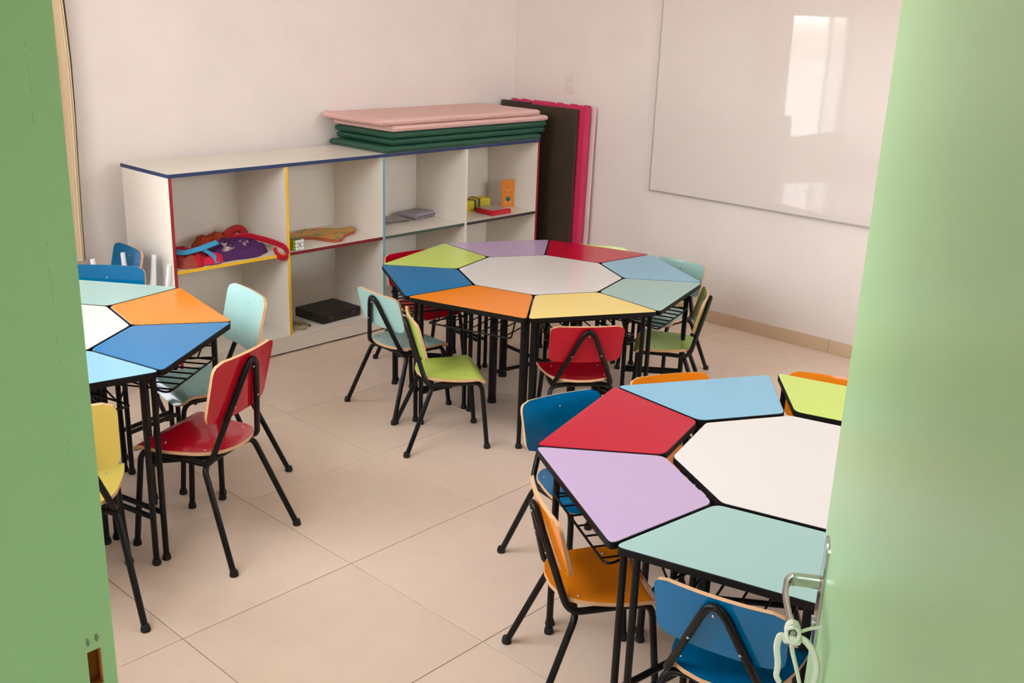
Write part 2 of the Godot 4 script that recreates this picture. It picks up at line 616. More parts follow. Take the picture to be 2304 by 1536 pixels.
func octagon_table(cx: float, cz: float, ri: float, h: float, a0: float, where: String) -> void:
	var o := thing("octagonal_table", "white octagonal table in the middle of the desks " + where, "table", Vector3(cx, 0, cz), 0.0, "white octagonal centre tables")
	var poly := PackedVector2Array()
	for i in 8:
		var a := deg_to_rad(a0 - 45.0 * i)
		poly.append(Vector2(cos(a), sin(a)) * ri)
	poly = inset(poly, 0.004)
	var rp := round_poly(poly, 0.012, 4)
	var st := begin()
	slab(st, rp, h - 0.0195, h - 0.0012, 0.0015)
	part("edge_band", st, M.edge, o)
	st = begin()
	slab(st, inset(rp, 0.0016), h - 0.0016, h, 0.0004)
	part("tabletop", st, M.t_white, o)
	var pos := []
	for i in 4:
		var a := deg_to_rad(a0 - 45.0 + 2.0 - 90.0 * i)
		pos.append(Vector3(cos(a), 0, sin(a)) * 0.255 * ri / 0.381)
	for p in pos:
		st = begin()
		rod(st, Vector3(0, 0.006, 0), Vector3(0, h - 0.02, 0), 0.019, 12)
		var l := part("leg", st, M.black, o)
		l.position = p
		var f := begin()
		lathe(f, PackedVector2Array([Vector2(0, 0), Vector2(0.021, 0), Vector2(0.0215, 0.012), Vector2(0.019, 0.018)]), 12)
		part("rubber_foot", f, M.rubber, l)
	st = begin()
	for i in 4:
		rod(st, pos[i] + Vector3(0, h - 0.035, 0), pos[(i + 1) % 4] + Vector3(0, h - 0.035, 0), 0.012)
	part("frame", st, M.black, o)
	for i in 2:
		st = begin()
		rod(st, pos[i] + Vector3(0, h * 0.25 + i * 0.02, 0), pos[i + 2] + Vector3(0, h * 0.25 + i * 0.02, 0), 0.009)
		part("stretcher", st, M.black, o)

# ---------------------------------------------------------------- scene
func _ready() -> void:
	# camera
	var cam := Camera3D.new()
	cam.name = "camera"
	add_child(cam)
	cam.position = Vector3(0, HC, 0)
	cam.rotation_order = EULER_ORDER_YXZ
	cam.rotation = Vector3(-0.312, deg_to_rad(42.345), 0.0367)
	cam.fov = rad_to_deg(2.0 * atan(768.0 / 2312.14))
	cam.near = 0.05
	cam.current = true
	# daylight
	var we := WorldEnvironment.new()
	we.name = "world_environment"
	var env := Environment.new()
	var sky := Sky.new()
	var sm := ProceduralSkyMaterial.new()
	sm.sky_top_color = Color(0.92, 0.945, 0.98)
	sm.sky_horizon_color = Color(0.98, 0.975, 0.985)
	sm.ground_horizon_color = Color(0.72, 0.7, 0.66)
	sm.ground_bottom_color = Color(0.5, 0.48, 0.45)
	sm.energy_multiplier = 22.0
	sky.sky_material = sm
	env.background_mode = Environment.BG_SKY
	env.sky = sky
	env.tonemap_mode = Environment.TONE_MAPPER_LINEAR
	env.tonemap_exposure = 0.71
	env.sdfgi_enabled = true
	env.ssao_enabled = true
	env.ssil_enabled = true
	we.environment = env
	add_child(we)

	make_materials()
	build_room()
	build_door()
	build_tables()
	build_chairs()
	build_cabinet()
	build_mats()
	build_shelf_things()
	build_corner_things()

const XL := -4.73
const XR := 1.3
const ZB := -5.12
const ZD := -0.427
const CEIL := 2.9
const WY0 := 1.3
const WY1 := 2.75

func wall_piece(st: SurfaceTool, a: Vector3, b: Vector3) -> void:
	rbox(st, (a + b) * 0.5, (b - a).abs(), 0.001)

func build_room() -> void:
	# floor of 60 cm tiles
	var fl := structure("floor", "beige polished porcelain tile floor with thin joints", "floor")
	var st := begin()
	wall_piece(st, Vector3(XL, -0.12, ZB), Vector3(XR, -0.0035, ZD + 0.15))
	part("grout_bed", st, M.grout, fl)
	var tm := begin()
	rbox(tm, Vector3(0, -0.004, 0), Vector3(0.5975, 0.008, 0.5975), 0.0012)
	var tile := tm.commit()
	var ox := -2.346
	var oz := -1.84
	for i in range(-5, 8):
		for j in range(-7, 4):
			var x0 := maxf(ox + 0.6 * i, XL)
			var x1 := minf(ox + 0.6 * (i + 1), XR)
			var z0 := maxf(oz + 0.6 * j, ZB)
			var z1 := minf(oz + 0.6 * (j + 1), ZD + 0.15)
			if x1 - x0 < 0.02 or z1 - z0 < 0.02:
				continue
			var me: Mesh = tile
			if x1 - x0 < 0.599 or z1 - z0 < 0.599:
				var cm := begin()
				rbox(cm, Vector3(0, -0.004, 0), Vector3(x1 - x0 - 0.0025, 0.008, z1 - z0 - 0.0025), 0.0012)
				me = cm.commit()
			var o := part_mesh("tile", me, M.tile if (i * 7 + j * 3) % 4 else M.tile2, fl)
			o.position = Vector3((x0 + x1) * 0.5, 0, (z0 + z1) * 0.5)
	# walls
	var w := structure("wall_back", "pale off-white plaster wall behind the whiteboard", "wall")
	st = begin()
	wall_piece(st, Vector3(XL - 0.15, -0.12, ZB - 0.15), Vector3(XR + 0.15, CEIL, ZB))
	part("plaster", st, M.wall, w)
	w = structure("wall_left", "pale off-white plaster wall behind the cubby shelf", "wall")
	st = begin()
	var wz0 := -1.62
	var wz1 := -0.44
	wall_piece(st, Vector3(XL - 0.15, -0.12, ZB), Vector3(XL, CEIL, wz0))
	wall_piece(st, Vector3(XL - 0.15, -0.12, wz0), Vector3(XL, 0.65, wz1))
	wall_piece(st, Vector3(XL - 0.15, 1.8, wz0), Vector3(XL, CEIL, wz1))
	wall_piece(st, Vector3(XL - 0.04, -0.12, wz1), Vector3(XL, CEIL, ZD + 0.15))
	part("plaster", st, M.wall, w)
	w = structure("wall_right", "pale off-white plaster wall", "wall")
	st = begin()
	var rz0 := -5.05
	var rz1 := -2.6
	var ry0 := 1.6
	var ry1 := 2.6
	wall_piece(st, Vector3(XR, -0.12, ZB), Vector3(XR + 0.15, CEIL, rz0))
	wall_piece(st, Vector3(XR, -0.12, rz1), Vector3(XR + 0.15, CEIL, ZD + 0.15))
	wall_piece(st, Vector3(XR, -0.12, rz0), Vector3(XR + 0.15, ry0, rz1))
	wall_piece(st, Vector3(XR, ry1, rz0), Vector3(XR + 0.15, CEIL, rz1))
	part("plaster", st, M.wall, w)
	w = structure("wall_front", "pale off-white plaster wall with the doorway", "wall")
	st = begin()
	var dx0 := -0.995
	var dx1 := -0.02
	var px0 := -3.5
	var px1 := -1.35
	wall_piece(st, Vector3(XL, -0.12, ZD), Vector3(px0, CEIL, ZD + 0.15))
	wall_piece(st, Vector3(px0, -0.12, ZD), Vector3(px1, WY0, ZD + 0.15))
	wall_piece(st, Vector3(px0, WY1, ZD), Vector3(px1, CEIL, ZD + 0.15))
	wall_piece(st, Vector3(px1, -0.12, ZD), Vector3(dx0, CEIL, ZD + 0.15))
	wall_piece(st, Vector3(dx0, 2.14, ZD), Vector3(dx1, CEIL, ZD + 0.15))
	wall_piece(st, Vector3(dx1, -0.12, ZD), Vector3(XR, CEIL, ZD + 0.15))
	part("plaster", st, M.wall, w)
	w = structure("ceiling", "plain white ceiling", "ceiling")
	st = begin()
	wall_piece(st, Vector3(XL - 0.15, CEIL, ZB - 0.15), Vector3(XR + 0.15, CEIL + 0.15, ZD + 0.15))
	part("plaster", st, M.ceiling, w)
	# skirting tiles
	var sk := structure("baseboard_back", "beige tile skirting along the whiteboard wall", "skirting")
	var x := -2.346 - 0.6 * 3 - 0.58
	while x < XR - 0.01:
		var a := maxf(x, XL)
		var b := minf(x + 0.6, XR)
		st = begin()
		rbox(st, Vector3((a + b) * 0.5, 0.037, ZB + 0.005), Vector3(b - a - 0.002, 0.074, 0.01), 0.0015)
		part("tile", st, M.skirting, sk)
		x += 0.6
	sk = structure("baseboard_left", "beige tile skirting along the wall behind the cubby shelf", "skirting")
	var z := ZB + 0.01
	while z < ZD - 0.01:
		var b := minf(z + 0.6, ZD)
		st = begin()
		rbox(st, Vector3(XL + 0.005, 0.037, (z + b) * 0.5), Vector3(0.01, 0.074, b - z - 0.002), 0.0015)
		part("tile", st, M.skirting, sk)
		z += 0.6
	# window in the left wall: sliding pair
	var wi := structure("window_1", "white sliding window in the wall with the curtain", "window")
	var fx := XL - 0.025
	st = begin()
	wall_piece(st, Vector3(fx - 0.02, 0.65, wz0), Vector3(fx + 0.02, 0.69, wz1))
	wall_piece(st, Vector3(fx - 0.02, 1.76, wz0), Vector3(fx + 0.02, 1.8, wz1))
	wall_piece(st, Vector3(fx - 0.02, 0.69, wz0), Vector3(fx + 0.02, 1.76, wz0 + 0.03))
	wall_piece(st, Vector3(fx - 0.02, 0.69, wz1 - 0.03), Vector3(fx + 0.02, 1.76, wz1))
	part("window_frame", st, M.alu_white, wi)
	st = begin()
	wall_piece(st, Vector3(fx - 0.02, 0.69, -0.82), Vector3(fx + 0.02, 1.76, -0.795))
	part("mullion", st, M.alu_white, wi)
	st = begin()
	wall_piece(st, Vector3(fx - 0.002, 0.69, wz0 + 0.03), Vector3(fx + 0.002, 1.76, -0.82))
	part("pane", st, M.glass, wi)
	st = begin()
	wall_piece(st, Vector3(fx - 0.002, 0.69, -0.795), Vector3(fx + 0.002, 1.76, wz1 - 0.03))
	part("pane", st, M.glass_dim, wi)
	# window in the front wall, beside the doorway
	wi = structure("window_2", "wide white window in the wall beside the doorway", "window")
	var fz := ZD + 0.08
	st = begin()
	wall_piece(st, Vector3(px0, WY0, fz - 0.04), Vector3(px1, WY0 + 0.04, fz + 0.04))
	wall_piece(st, Vector3(px0, WY1 - 0.04, fz - 0.04), Vector3(px1, WY1, fz + 0.04))
	for e in [px0, px1 - 0.04]:
		wall_piece(st, Vector3(e, WY0 + 0.04, fz - 0.04), Vector3(e + 0.04, WY1 - 0.04, fz + 0.04))
	part("window_frame", st, M.alu_white, wi)
	for i in 3:
		var a: float = px0 + 0.04 + (px1 - px0 - 0.08) / 3.0 * i
		var b: float = px0 + 0.04 + (px1 - px0 - 0.08) / 3.0 * (i + 1)
		if i > 0:
			st = begin()
			wall_piece(st, Vector3(a - 0.018, WY0 + 0.04, fz - 0.02), Vector3(a + 0.018, WY1 - 0.04, fz + 0.02))
			part("mullion", st, M.alu_white, wi)
		st = begin()
		wall_piece(st, Vector3(a + (0.018 if i else 0.0), WY0 + 0.04, fz - 0.002), Vector3(b - (0.018 if i < 2 else 0.0), WY1 - 0.04, fz + 0.002))
		part("pane", st, M.glass, wi)
	# high window in the right wall
	wi = structure("window_3", "high white window in the wall facing the cubby shelf", "window")
	var rx := XR + 0.08
	st = begin()
	wall_piece(st, Vector3(rx - 0.03, ry0, rz0), Vector3(rx + 0.03, ry0 + 0.04, rz1))
	wall_piece(st, Vector3(rx - 0.03, ry1 - 0.04, rz0), Vector3(rx + 0.03, ry1, rz1))
	for e in [rz0, rz1 - 0.04]:
		wall_piece(st, Vector3(rx - 0.03, ry0 + 0.04, e), Vector3(rx + 0.03, ry1 - 0.04, e + 0.04))
	part("window_frame", st, M.alu_white, wi)
	for i in 4:
		var a: float = rz0 + 0.04 + (rz1 - rz0 - 0.08) / 4.0 * i
		var b: float = rz0 + 0.04 + (rz1 - rz0 - 0.08) / 4.0 * (i + 1)
		if i > 0:
			st = begin()
			wall_piece(st, Vector3(rx - 0.02, ry0 + 0.04, a - 0.015), Vector3(rx + 0.02, ry1 - 0.04, a + 0.015))
			part("mullion", st, M.alu_white, wi)
		st = begin()
		wall_piece(st, Vector3(rx - 0.002, ry0 + 0.04, a + (0.015 if i else 0.0)), Vector3(rx + 0.002, ry1 - 0.04, b - (0.015 if i < 3 else 0.0)))
		part("pane", st, M.glass, wi)
	# the hall outside the room, where the photographer stands
	var hz := ZD + 0.15
	var co := structure("hall_floor", "concrete floor of the hall outside the classroom door", "floor")
	st = begin()
	wall_piece(st, Vector3(-1.5, -0.14, hz), Vector3(1.6, -0.004, 2.3))
	part("hall_slab", st, M.concrete, co)
	co = structure("hall_ceiling", "plain white ceiling of the hall", "ceiling")
	st = begin()
	wall_piece(st, Vector3(-1.5, CEIL, hz), Vector3(1.6, CEIL + 0.15, 2.3))
	part("hall_cover", st, M.ceiling, co)
	co = structure("hall_walls", "plain plaster walls of the hall with one window opening", "wall")
	st = begin()
	wall_piece(st, Vector3(-1.5, -0.14, hz), Vector3(-1.35, CEIL, 2.3))
	wall_piece(st, Vector3(1.45, -0.14, hz), Vector3(1.6, CEIL, 2.3))
	var hx0 := -0.4
	var hx1 := 0.6
	wall_piece(st, Vector3(-1.35, -0.14, 2.15), Vector3(hx0, CEIL, 2.3))
	wall_piece(st, Vector3(hx1, -0.14, 2.15), Vector3(1.45, CEIL, 2.3))
	wall_piece(st, Vector3(hx0, -0.14, 2.15), Vector3(hx1, 1.0, 2.3))
	wall_piece(st, Vector3(hx0, 2.1, 2.15), Vector3(hx1, CEIL, 2.3))
	part("plaster", st, M.wall, co)
	co = structure("ground_outside", "bare concrete yard around the building", "ground")
	st = begin()
	wall_piece(st, Vector3(-40, -0.5, -40), Vector3(40, -0.14, 40))
	part("ground_slab", st, M.concrete, co)
	# whiteboard
	var wb := thing("whiteboard", "large glossy whiteboard with a thin aluminium frame on the wall", "whiteboard", Vector3(-2.28, 1.33, ZB + 0.0105), -0.0077)
	st = begin()
	rbox(st, Vector3(0, 0, 0.008), Vector3(2.6, 1.22, 0.012), 0.001)
	part("writing_surface", st, M.white_board, wb)
	for e in [[Vector3(0, -0.61, 0.01), Vector3(2.612, 0.008, 0.017)], [Vector3(0, 0.61, 0.01), Vector3(2.612, 0.008, 0.017)], [Vector3(-1.3, 0, 0.01), Vector3(0.008, 1.21, 0.017)], [Vector3(1.3, 0, 0.01), Vector3(0.008, 1.21, 0.017)]]:
		st = begin()
		rbox(st, e[0], e[1], 0.002)
		part("frame_bar", st, M.alu, wb)
	# socket plate
	var so := thing("wall_socket", "small white double socket plate on the wall above the dark boards", "socket", Vector3(-4.255, 1.29, ZB))
	st = begin()
	rbox(st, Vector3(0, 0, 0.004), Vector3(0.072, 0.115, 0.008), 0.003, 2)
	part("cover_plate", st, M.socket, so)
	for s in [-1.0, 1.0]:
		st = begin()
		rbox(st, Vector3(0, s * 0.024, 0.009), Vector3(0.034, 0.026, 0.004), 0.0015)
		var ou := part("outlet", st, M.socket, so)
		for e in [-1.0, 0.0, 1.0]:
			st = begin()
			rod(st, Vector3(e * 0.009, s * 0.024 + (0.003 if e == 0.0 else -0.001), 0.009), Vector3(e * 0.009, s * 0.024 + (0.003 if e == 0.0 else -0.001), 0.0116), 0.0022, 6)
			part("pin_hole", st, M.hole, ou)
	# curtain beside the window
	var cu := thing("curtain", "beige curtain with a dark border gathered beside the window", "curtain", Vector3(XL + 0.07, 0.535, -2.11))
	for k in 2:
		var path := PackedVector3Array()
		var n := 64
		st = begin()
		var prev := []
		for i in n + 1:
			var t := float(i) / n
			var row := []
			for j in 9:
				var v := j / 8.0
				var pz := 0.46 * t * lerpf(1.0, 0.86, v) - 0.028 * (1.0 - v) * sin(v * 3.0) + 0.006 * sin(v * 9.0 + t * 3.0)
				var px := 0.028 * sin(t * TAU * 5.5 + 0.4 * v) * lerpf(1.0, 0.7, v)
				row.append(Vector3(px, v * 1.8, pz))
			if i > 0 and ((k == 0 and t > 0.04) or (k == 1 and t <= 0.04)):
				for j in 8:
					var nn: Vector3 = (row[j] - prev[j]).cross(row[j + 1] - row[j]).normalized()
					quad(st, prev[j], row[j], row[j + 1], prev[j + 1], nn)
					quad(st, prev[j] - nn * 0.003, row[j] - nn * 0.003, row[j + 1] - nn * 0.003, prev[j + 1] - nn * 0.003, -nn)
			prev = row
		part("drape" if k == 0 else "border", st, M.curtain if k == 0 else M.curtain_dark, cu)
	var rd := thing("curtain_rod", "thin metal curtain rod above the window", "curtain rod", Vector3(XL + 0.07, 2.345, -1.25))
	st = begin()
	rod(st, Vector3(0, 0, -0.95), Vector3(0, 0, 0.75), 0.01)
	part("pole", st, M.alu, rd)
	for e in [-0.9, 0.7]:
		st = begin()
		rod(st, Vector3(0, 0, e), Vector3(-0.07, 0, e), 0.007)
		part("bracket", st, M.alu, rd)

func build_door() -> void:
	# jamb with the strike hole
	var jx := -0.96
	var z0 := ZD
	var z1 := ZD + 0.15
	var hy0 := 1.008
	var hy1 := 1.052
	var hz0 := -0.4115
	var hz1 := -0.3965
	var img := Image.create(256, 2048, false, Image.FORMAT_RGB8)
	var base := Color8(168, 208, 154)
	img.fill(base)
	var rng := RandomNumberGenerator.new()
	rng.seed = 5
	var py := func(y: float) -> int: return int((1.0 - y / 2.12) * 2048.0)
	var pz := func(zz: float) -> int: return int((zz - z0) / 0.15 * 256.0)
	# old filler and bare spots around the strike, two screw holes
	for i in 900:
		var zz := -0.404 + rng.randfn() * 0.008
		var yy := 1.055 + rng.randfn() * 0.014
		img.fill_rect(Rect2i(pz.call(zz), py.call(yy), 1 + rng.randi() % 2, 1 + rng.randi() % 3), base.lerp(Color8(190, 196, 150), rng.randf() * 0.7))
	for e in [[-0.4085, 1.0665, 1.0], [-0.3985, 1.0645, 0.7]]:
		for i in 160:
			var r := rng.randfn() * 0.8
			img.fill_rect(Rect2i(pz.call(e[0] + rng.randfn() * 0.0011 * e[2]), py.call(e[1] + r * 0.0022), 1, 2), base.lerp(Color8(88, 112, 84), 0.4 + 0.5 * rng.randf()))
	# rubbed streaks left by the latch
	for s in [[1.69, 1.6], [1.5, 1.44], [1.47, 1.4], [1.42, 1.38], [1.3, 1.27], [1.22, 1.19]]:
		var yy: float = s[0]
		var wander := 0.0
		while yy > s[1]:
			wander = clampf(wander + rng.randfn() * 0.00025, -0.0015, 0.0015)
			img.fill_rect(Rect2i(pz.call(-0.4005 + wander), py.call(yy), 2, 2), base.lerp(Color8(80, 112, 76), rng.randf() * 0.22))
			yy -= 0.001 if rng.randf() < 0.8 else 0.008
	var jm := StandardMaterial3D.new()
	jm.albedo_texture = ImageTexture.create_from_image(img)
	jm.roughness = 0.34
	var fr := structure("trim_1", "green painted door frame around the doorway", "door frame")
	var st := begin()
	var zs := [z0, hz0, hz1, z1]
	var ys := [0.0, hy0, hy1, 2.1]
	for i in 3:
		for j in 3:
			if i == 1 and j == 1:
				continue
			var c := [Vector2(zs[i], ys[j]), Vector2(zs[i + 1], ys[j]), Vector2(zs[i + 1], ys[j + 1]), Vector2(zs[i], ys[j + 1])]
			for k in [[0, 1, 2], [0, 2, 3]]:
				var order: Array = k
				for q in order:
					var v: Vector2 = c[q]
					st.set_normal(Vector3.RIGHT)
					st.set_uv(Vector2((v.x - z0) / 0.15, 1.0 - v.y / 2.12))
					st.add_vertex(Vector3(jx, v.y, v.x))
	for e in [[Vector3(jx, 0, z0), Vector3(jx - 0.035, 0, z0), Vector3(jx - 0.035, 2.1, z0), Vector3(jx, 2.1, z0), Vector3(0, 0, -1)], [Vector3(jx, 0, z1), Vector3(jx - 0.035, 0, z1), Vector3(jx - 0.035, 2.1, z1), Vector3(jx, 2.1, z1), Vector3(0, 0, 1)], [Vector3(jx - 0.035, 0, z0), Vector3(jx - 0.035, 0, z1), Vector3(jx - 0.035, 2.1, z1), Vector3(jx - 0.035, 2.1, z0), Vector3.LEFT]]:
		st.set_uv(Vector2(0.9, 0.1))
		quad(st, e[0], e[1], e[2], e[3], e[4])
	part("jamb", st, jm, fr)
	st = begin()
	var d := 0.014
	quad(st, Vector3(jx - d, hy0, hz0), Vector3(jx - d, hy0, hz1), Vector3(jx - d, hy1, hz1), Vector3(jx - d, hy1, hz0), Vector3.RIGHT)
	quad(st, Vector3(jx, hy0, hz0), Vector3(jx - d, hy0, hz0), Vector3(jx - d, hy1, hz0), Vector3(jx, hy1, hz0), Vector3(0, 0, 1))
	quad(st, Vector3(jx, hy0, hz1), Vector3(jx - d, hy0, hz1), Vector3(jx - d, hy1, hz1), Vector3(jx, hy1, hz1), Vector3(0, 0, -1))
	quad(st, Vector3(jx, hy0, hz0), Vector3(jx, hy0, hz1), Vector3(jx - d, hy0, hz1), Vector3(jx - d, hy0, hz0), Vector3.UP)
	quad(st, Vector3(jx, hy1, hz0), Vector3(jx, hy1, hz1), Vector3(jx - d, hy1, hz1), Vector3(jx - d, hy1, hz0), Vector3.DOWN)
	part("strike_hole", st, M.hole, fr)
	st = begin()
	rbox(st, Vector3(-0.0375, 1.05, (z0 + z1) * 0.5), Vector3(0.035, 2.1, 0.15), 0.002)
	part("jamb", st, M.paint, fr)
	st = begin()
	rbox(st, Vector3(-0.5075, 2.118, (z0 + z1) * 0.5), Vector3(0.975, 0.036, 0.15), 0.002)
	part("head", st, M.paint, fr)
	# open leaf; local +x runs from the hinge to the free edge, local +z is the face seen from the walkway
	var ld := Vector3(-0.50716, 0, -0.86185)
	var nf := Vector3(-0.86185, 0, 0.50716)
	var b := Basis(ld, Vector3.UP, nf)
	if b.determinant() < 0:
		b = Basis(ld, Vector3.UP, -nf)
	var leaf := structure("door_1", "green painted door leaf standing open into the classroom", "door")
	leaf.transform = Transform3D(b, Vector3(-0.06, 0, ZD))
	var s := 1.0 if b.z.dot(nf) > 0 else -1.0
	st = begin()
	rbox(st, Vector3(0.447, 1.05, -s * 0.0175), Vector3(0.894, 2.08, 0.035), 0.0025, 2)
	part("leaf_panel", st, M.paint, leaf)
	for hy in [0.25, 1.05, 1.85]:
		st = begin()
		rod(st, Vector3(-0.004, hy - 0.04, -s * 0.03), Vector3(-0.004, hy + 0.04, -s * 0.03), 0.006)
		part("hinge", st, M.alu, leaf)
	for face in [s, -s]:
		var zf := 0.0 if face == s else -s * 0.035
		st = begin()
		var oval := PackedVector2Array()
		for i in 28:
			var a := TAU * i / 28.0
			oval.append(Vector2(cos(a) * 0.018, sin(a) * 0.018 + (0.065 if sin(a) > 0 else -0.065)))
		slab(st, oval, 0.0, 0.004, 0.0015, Transform3D(Basis(Vector3(1, 0, 0), Vector3(0, 0, face), Vector3(0, -1, 0) if face > 0 else Vector3(0, 1, 0)), Vector3(0.842, 1.012, zf)))
		var hd := part("door_handle", st, M.chrome, leaf)
		st = begin()
		var y := 1.028
		var lp := [Vector3(0.842, y, zf), Vector3(0.842, y, zf + face * 0.046), Vector3(0.80, y - 0.001, zf + face * 0.05), Vector3(0.727, y - 0.012, zf + face * 0.042)]
		tube(st, bent(lp, 0.016, 8), 0.0105, 12, 0.0075, 0.5)
		part("lever", st, M.chrome, hd)
		st = begin()
		rod(st, Vector3(0.842, y - 0.058, zf + face * 0.004), Vector3(0.842, y - 0.058, zf + face * 0.009), 0.008, 10)
		part("keyhole_rose", st, M.chrome, hd)
	st = begin()
	rbox(st, Vector3(0.8935, 1.012, -s * 0.0175), Vector3(0.003, 0.14, 0.02), 0.001)
	part("lock_plate", st, M.chrome, leaf)
	# cord tied round the end of the lever
	var cd := thing("tied_cord", "frayed pale green cord tied around the chrome door lever", "cord")
	cd.transform = leaf.transform
	var e0 := Vector3(0.735, 1.018, s * 0.042)
	var rc := RandomNumberGenerator.new()
	rc.seed = 21
	for i in 4:
		st = begin()
		var ringp := PackedVector3Array()
		var lean := rc.randf_range(-0.006, 0.006)
		for k in 13:
			var a := TAU * k / 12.0
			ringp.append(e0 + Vector3(0.0035 * i - 0.007 + lean * cos(a), cos(a) * 0.0095 + rc.randf_range(-0.0006, 0.0006), sin(a) * 0.0075))
		tube(st, ringp, 0.0026, 6)
		part("turn", st, M.cord, cd)
	st = begin()
	tube(st, bent([e0 + Vector3(-0.006, -0.012, s * 0.008), e0 + Vector3(-0.01, -0.004, s * 0.001), e0 + Vector3(-0.008, -0.01, -s * 0.009), e0 + Vector3(0.0, -0.016, -s * 0.004)], 0.006, 4), 0.0042, 7)
	part("knot", st, M.cord, cd)
	var strands := [
		[e0 + Vector3(-0.006, -0.008, s * 0.006), e0 + Vector3(-0.006, -0.004, s * 0.014), e0 + Vector3(-0.006, -0.02, s * 0.017), e0 + Vector3(-0.008, -0.045, s * 0.012), e0 + Vector3(-0.008, -0.062, s * 0.013), e0 + Vector3(-0.008, -0.07, s * 0.008)],
		[e0 + Vector3(-0.004, -0.012, 0), e0 + Vector3(-0.004, -0.025, -s * 0.002), e0 + Vector3(-0.006, -0.045, -s * 0.009), e0 + Vector3(-0.008, -0.068, -s * 0.016), e0 + Vector3(-0.01, -0.078, -s * 0.017)],
		[e0 + Vector3(0.0, -0.008, -s * 0.004), e0 + Vector3(0.0, -0.01, -s * 0.015), e0 + Vector3(-0.002, -0.021, -s * 0.026), e0 + Vector3(-0.006, -0.04, -s * 0.034), e0 + Vector3(-0.008, -0.066, -s * 0.032), e0 + Vector3(-0.01, -0.082, -s * 0.022)],
		[e0 + Vector3(0.004, -0.004, -s * 0.008), e0 + Vector3(0.014, -0.003, -s * 0.02), e0 + Vector3(0.02, -0.002, -s * 0.036)],
	]
	for i in strands.size():
		st = begin()
		tube(st, bent(strands[i], 0.012, 5), 0.0046 if i < 3 else 0.0026, 7, 0.0036 if i < 3 else 0.0024, 0.65)
		part("strand", st, M.cord, cd)

func build_tables() -> void:
	ring(-3.375, -1.283, 0.688, 0.3527, 0.663, -102.0, ["t_mint", "t_purple", "t_red", "t_lime", "t_yellow", "t_sky", "t_blue", "t_orange"], "beside the curtain")
	octagon_table(-3.375, -1.283, 0.3527, 0.663, -102.0, "beside the curtain")
	ring(-3.0, -3.465, 0.743, 0.381, 0.578, 142.3, ["t_blue", "t_orange", "t_yellow", "t_mint", "t_sky", "t_red", "t_purple", "t_lime"], "in front of the whiteboard")
	octagon_table(-3.0, -3.465, 0.381, 0.578, 142.3, "in front of the whiteboard")
	ring(-1.118, -2.433, 0.743, 0.387, 0.578, -172.1, ["t_red", "t_purple", "t_mint", "t_yellow", "t_orange", "t_blue", "t_lime", "t_sky"], "beside the open door", {6: [Vector3(0.004, 0, -0.032), 0.008]})
	octagon_table(-1.11, -2.436, 0.376, 0.578, -172.1, "beside the open door")

func build_chairs() -> void:
	var g1 := "tall chairs around the desks beside the curtain"
	var g2 := "chairs around the desks in front of the whiteboard"
	var g3 := "chairs around the desks beside the open door"
	place_chair(true, "c_red", -2.796, -1.621, 112.7, "glossy red plywood chair drawn back from the blue desk beside the curtain", g1)
	place_chair(true, "c_mint", -3.269, -1.93, 171.6, "mint green plywood chair tucked under the orange desk beside the curtain", g1)
	place_chair(true, "c_yellow", -2.717, -1.112, 63.0, "yellow plywood chair at the light blue desk beside the door frame", g1)
	place_chair(true, "c_blue", -3.815, -1.748, -136.6, "blue plywood chair tucked under the mint desk beside the curtain", g1)
	place_chair(false, "c_mint", -3.302, -2.887, -4.1, "mint green plywood chair at the blue desk facing the cubby shelf", g2)
	place_chair(false, "c_lime", -2.9, -2.76, -33.5, "lime green plywood chair drawn out in front of the orange desk", g2)
	place_chair(false, "c_red", -2.498, -3.154, 52.0, "red plywood chair tucked under the pale yellow desk", g2)
	place_chair(false, "c_lime", -2.478, -3.803, 122.9, "lime green plywood chair at the mint desk below the whiteboard", g2)
	place_chair(false, "c_mint", -2.802, -4.197, -179.8, "mint green plywood chair behind the light blue desk below the whiteboard", g2)
	place_chair(false, "c_red", -3.677, -3.364, -97.0, "dark red plywood chair behind the lime desk next to the cubby shelf", g2)
	place_chair(false, "c_lime", -3.21, -4.155, -150.0, "yellowish lime chair behind the red desk below the whiteboard", g2)
	place_chair(false, "c_blue", -1.85, -2.369, -106.2, "blue plywood chair behind the red desk beside the open door", g3)
	place_chair(false, "c_orange", -1.455, -1.923, -35.0, "orange plywood chair tucked under the lilac desk beside the open door", g3)
	place_chair(false, "c_blue", -0.987, -1.869, 12.1, "blue plywood chair at the mint desk next to the tied door lever", g3)
	place_chair(false, "c_orange", -1.733, -2.778, -117.4, "orange plywood chair behind the light blue desk beside the open door", g3)
	place_chair(false, "c_orange", -1.401, -3.141, -158.2, "orange plywood chair behind the lime desk beside the open door", g3)

